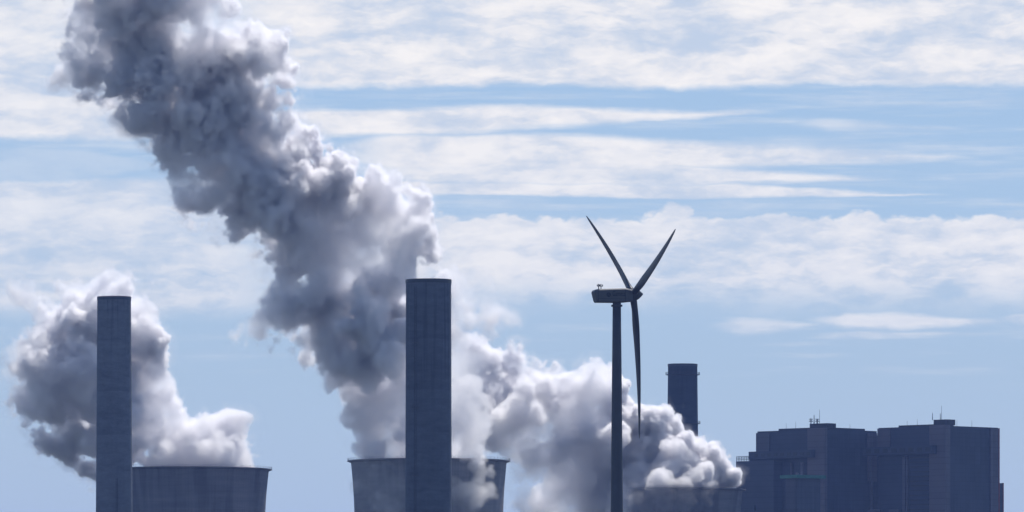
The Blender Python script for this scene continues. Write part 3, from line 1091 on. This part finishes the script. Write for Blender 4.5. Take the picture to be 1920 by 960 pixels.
def age_c(X, Y): return np.clip(0.04 + (1170 - X) / 700.0, 0.04, 0.42)
def thin_c(X, Y): return (1 - 0.945 * sstep(Y, 900, 920) * sstep(X, 1150, 1190)) * (1 - 0.3 * sstep(X, 1010, 940) - 0.55 * sstep(Y, 830, 930) * sstep(X, 1180, 1100))
C_BALLS = [
    (1235, 930, 46, -140), (1285, 926, 38, -130), (1190, 945, 46, -125), (1320, 928, 26, -118),
    (1372, 892, 20, 0), (1345, 862, 30, -20), (1318, 846, 28, 30), (1290, 838, 28, -30), (1258, 808, 36, 10), (1225, 785, 38, -20), (1200, 790, 34, 40),
    (1335, 905, 36, 40), (1325, 900, 36, -25), (1270, 880, 60, -50), (1270, 880, 60, 50), (1200, 860, 66, -30), (1205, 900, 60, 60), (1200, 895, 46, -50),
    (1150, 800, 66, 0), (1125, 722, 52, 20), (1085, 735, 56, -40), (1040, 740, 48, 10), (1100, 830, 76, -40), (1110, 900, 70, 30), (1060, 900, 58, -40), (1130, 960, 60, -20), (1030, 960, 50, 0),
    (1010, 730, 50, -30), (975, 715, 52, 10), (945, 710, 40, 30), (1000, 810, 66, -30), (960, 780, 60, -60), (1010, 880, 48, -60), (915, 740, 50, -70), (900, 690, 48, -30), (880, 760, 56, -50), (930, 800, 44, -90), (870, 700, 50, 0), (895, 830, 36, -110), (965, 880, 36, -70), (985, 940, 40, -50),
    (1180, 985, 60, -60), (1230, 930, 45, 90), (1320, 930, 40, 90),
]
plume('white billowing steam plume drifting left behind the wind turbine from the low right cooling tower', 4000, 1273, 917, C_BALLS, 0.55, 0.62, 0.6, 11, age_c, thin_c)

def age_b(X, Y): return np.clip(0.12 + (700 - Y) / 700.0 * 0.55 + (560 - X) / 900.0 * (Y < 900) * 0.5 + 0.18 * sstep(X, 760, 620) * sstep(-Y, -840, -700) + 0.7 * sstep(X, 840, 890) * sstep(-Y, -660, -580), 0.10, 0.9)
def thin_b(X, Y): return (1 - 0.9 * sstep(Y, 858, 885) * (1 - 0.3 * sstep(X, 860, 895))) * (1 + 0.7 * sstep(X, 660, 500) * sstep(Y, 200, 280) * sstep(-Y, -520, -430)) * (1 - 0.8 * sstep(X, 800, 870) * sstep(-Y, -640, -560)) * (1 - 0.6 * sstep(X, 830, 860) * sstep(Y, 600, 650)) * (1 - 0.45 * sstep(X, 570, 480) * sstep(Y, 500, 560)) * (1 - 0.3 * sstep(Y, 560, 680)) * (1 + 0.9 * sstep(X, 360, 250) * sstep(-Y, -260, -160))
B_BALLS = [
    (712, 900, 44, -150), (730, 930, 50, -165), (715, 955, 36, -150), (880, 940, 44, -165),
    (905, 590, 44, 0), (930, 580, 36, 10), (890, 560, 40, 0), (870, 600, 46, 0), (860, 540, 44, 10), (900, 530, 34, 0), (865, 640, 48, 0),
    (560, 350, 60, 30), (500, 330, 60, 30), (590, 440, 60, 35), (640, 470, 56, 40), (450, 260, 60, 30), (700, 430, 56, 35), (540, 450, 44, 30), (400, 330, 44, 20), (690, 520, 56, 40), (650, 620, 50, 30),
    (270, 60, 70, 20), (200, 50, 64, 20), (340, 90, 66, 20), (250, 150, 60, 20), (160, 40, 44, 10), (430, 150, 60, 30), (330, 190, 60, 30), (140, 110, 26, 0),
    # mouth and trunk
    (700, 850, 36, 0), (760, 850, 40, -50), (760, 850, 40, 60), (830, 850, 40, 0), (890, 850, 34, 20), (905, 880, 24, -165), (915, 925, 20, -160), (890, 845, 34, -120), (700, 850, 30, -60),
    (700, 800, 52, 0), (690, 745, 54, 20), (750, 780, 62, -30), (810, 790, 66, 20), (860, 800, 50, -20), (870, 740, 48, 10), (850, 680, 50, 20), (880, 665, 34, 0), (790, 700, 64, 0),
    (660, 690, 54, 0), (715, 655, 66, -20), (730, 600, 56, 20), (690, 600, 52, -50), (668, 555, 30, -60), (640, 640, 50, 20), (600, 640, 56, 0), (560, 640, 40, 20), (620, 580, 60, 0),
    (560, 590, 54, 10), (520, 600, 50, -20), (475, 610, 38, 0), (445, 615, 20, 0), (540, 540, 46, 20), (700, 560, 46, 30),
    # right lobe
    (740, 510, 58, 0), (775, 470, 42, 20), (730, 450, 62, -20), (750, 400, 50, 0), (725, 355, 38, 10), (770, 370, 30, -10), (690, 380, 46, 20), (680, 490, 56, 0), (640, 470, 60, 20), (795, 440, 24, 0),
    # middle
    (600, 500, 60, 0), (585, 440, 62, -10), (640, 410, 54, 0), (600, 370, 58, 10), (620, 310, 40, 0), (550, 400, 60, 0), (520, 460, 44, 20), (500, 420, 48, -20), (540, 330, 60, 0), (560, 280, 42, 10),
    (480, 360, 62, 0), (440, 410, 36, 10), (430, 320, 62, -10), (380, 370, 40, 20), (480, 280, 64, 0), (400, 270, 62, 0), (350, 320, 44, 0), (320, 270, 38, 10),
    (500, 210, 54, 0), (530, 160, 40, 10), (450, 200, 64, -10), (380, 200, 66, 0), (310, 210, 56, 10), (260, 200, 46, 0), (230, 170, 44, 10), (180, 130, 40, 0), (170, 90, 36, 10),
    (480, 110, 54, 0), (490, 70, 44, 10), (420, 120, 66, 0), (340, 120, 70, -10), (270, 120, 66, 0), (210, 90, 54, 0), (390, 50, 62, 0), (310, 40, 70, 0), (230, 30, 66, 10), (180, 10, 48, 0),
    (400, -20, 54, 0), (320, -40, 74, 0), (240, -50, 74, 0), (160, -70, 60, 0), (260, -110, 70, 0), (180, -130, 60, 10), (330, -110, 50, 0),
]
plume('tall grey steam plume climbing diagonally from behind the widest chimney to the upper left', 3800, 804, 863, B_BALLS, 0.8, 0.46, 0.6, 5, age_b, thin_b)

def age_a(X, Y): return np.clip(0.10 + (300 - X) / 330.0 * 0.4 + 0.3 * sstep(-Y, -600, -530), 0.10, 0.7)
A_BALLS = [
    (440, 848, 38, 20), (462, 858, 22, -10), (400, 850, 46, -30), (350, 850, 44, 10), (425, 800, 34, 30),
    (110, 660, 66, 40), (150, 720, 70, -45), (90, 720, 62, -40), (60, 700, 56, 40), (150, 640, 62, 30), (120, 780, 50, 30), (48, 720, 40, 20), (170, 590, 50, -30),
    (360, 838, 46, 60), (420, 838, 36, -50), (320, 850, 40, -50), (265, 640, 36, -30), (265, 790, 50, -40),
    (285, 872, 26, 0), (330, 872, 28, -50), (330, 872, 28, 50), (380, 872, 28, -70), (380, 872, 28, 60), (430, 872, 24, 0), (465, 874, 12, 0), (410, 870, 26, 100),
    (400, 842, 46, 0), (432, 822, 34, 10), (440, 800, 26, -10), (372, 820, 44, -30), (330, 815, 46, 20), (300, 800, 52, 0), (290, 750, 44, 10), (278, 710, 40, -10), (270, 665, 42, 0), (290, 640, 26, 10),
    (268, 615, 38, 0), (250, 570, 40, 10), (240, 545, 30, 0), (210, 560, 46, -10), (160, 548, 34, 0), (140, 535, 26, 0), (180, 600, 60, 0), (130, 600, 50, 10), (95, 625, 44, 0),
    (210, 680, 66, -20), (200, 760, 66, -10), (240, 830, 50, 0), (180, 830, 44, 0), (170, 880, 22, 0), (130, 690, 70, 0), (70, 690, 56, 0), (38, 695, 34, 0), (95, 740, 60, 0), (120, 790, 54, 0), (60, 760, 40, 0),
    (90, 840, 20, 0), (140, 830, 36, 10), (60, 560, 20, 20),
]
plume('low dark steam plume with a bright right edge curling left behind the far left chimney', 4050, 350.5, 879, A_BALLS, 0.65, 0.5, 0.6, 23, age_a)

# ------------------------------------------------------------------ air
bm = bmesh.new()
box(bm, -21000, 21000, -3500, 31000, -1.0, 430)
M_HAZE = bpy.data.materials.new('haze')
M_HAZE.use_nodes = True
t_ = M_HAZE.node_tree
t_.nodes.remove(t_.nodes['Principled BSDF'])
v_ = t_.nodes.new('ShaderNodeVolumePrincipled')
v_.inputs['Color'].default_value = (0.26, 0.42, 1.0, 1)
v_.inputs['Density'].default_value = 3.0e-5
v_.inputs['Anisotropy'].default_value = 0.2
t_.links.new(v_.outputs[0], t_.nodes['Material Output'].inputs['Volume'])
tag(build('haze', bm, M_HAZE), kind='stuff')
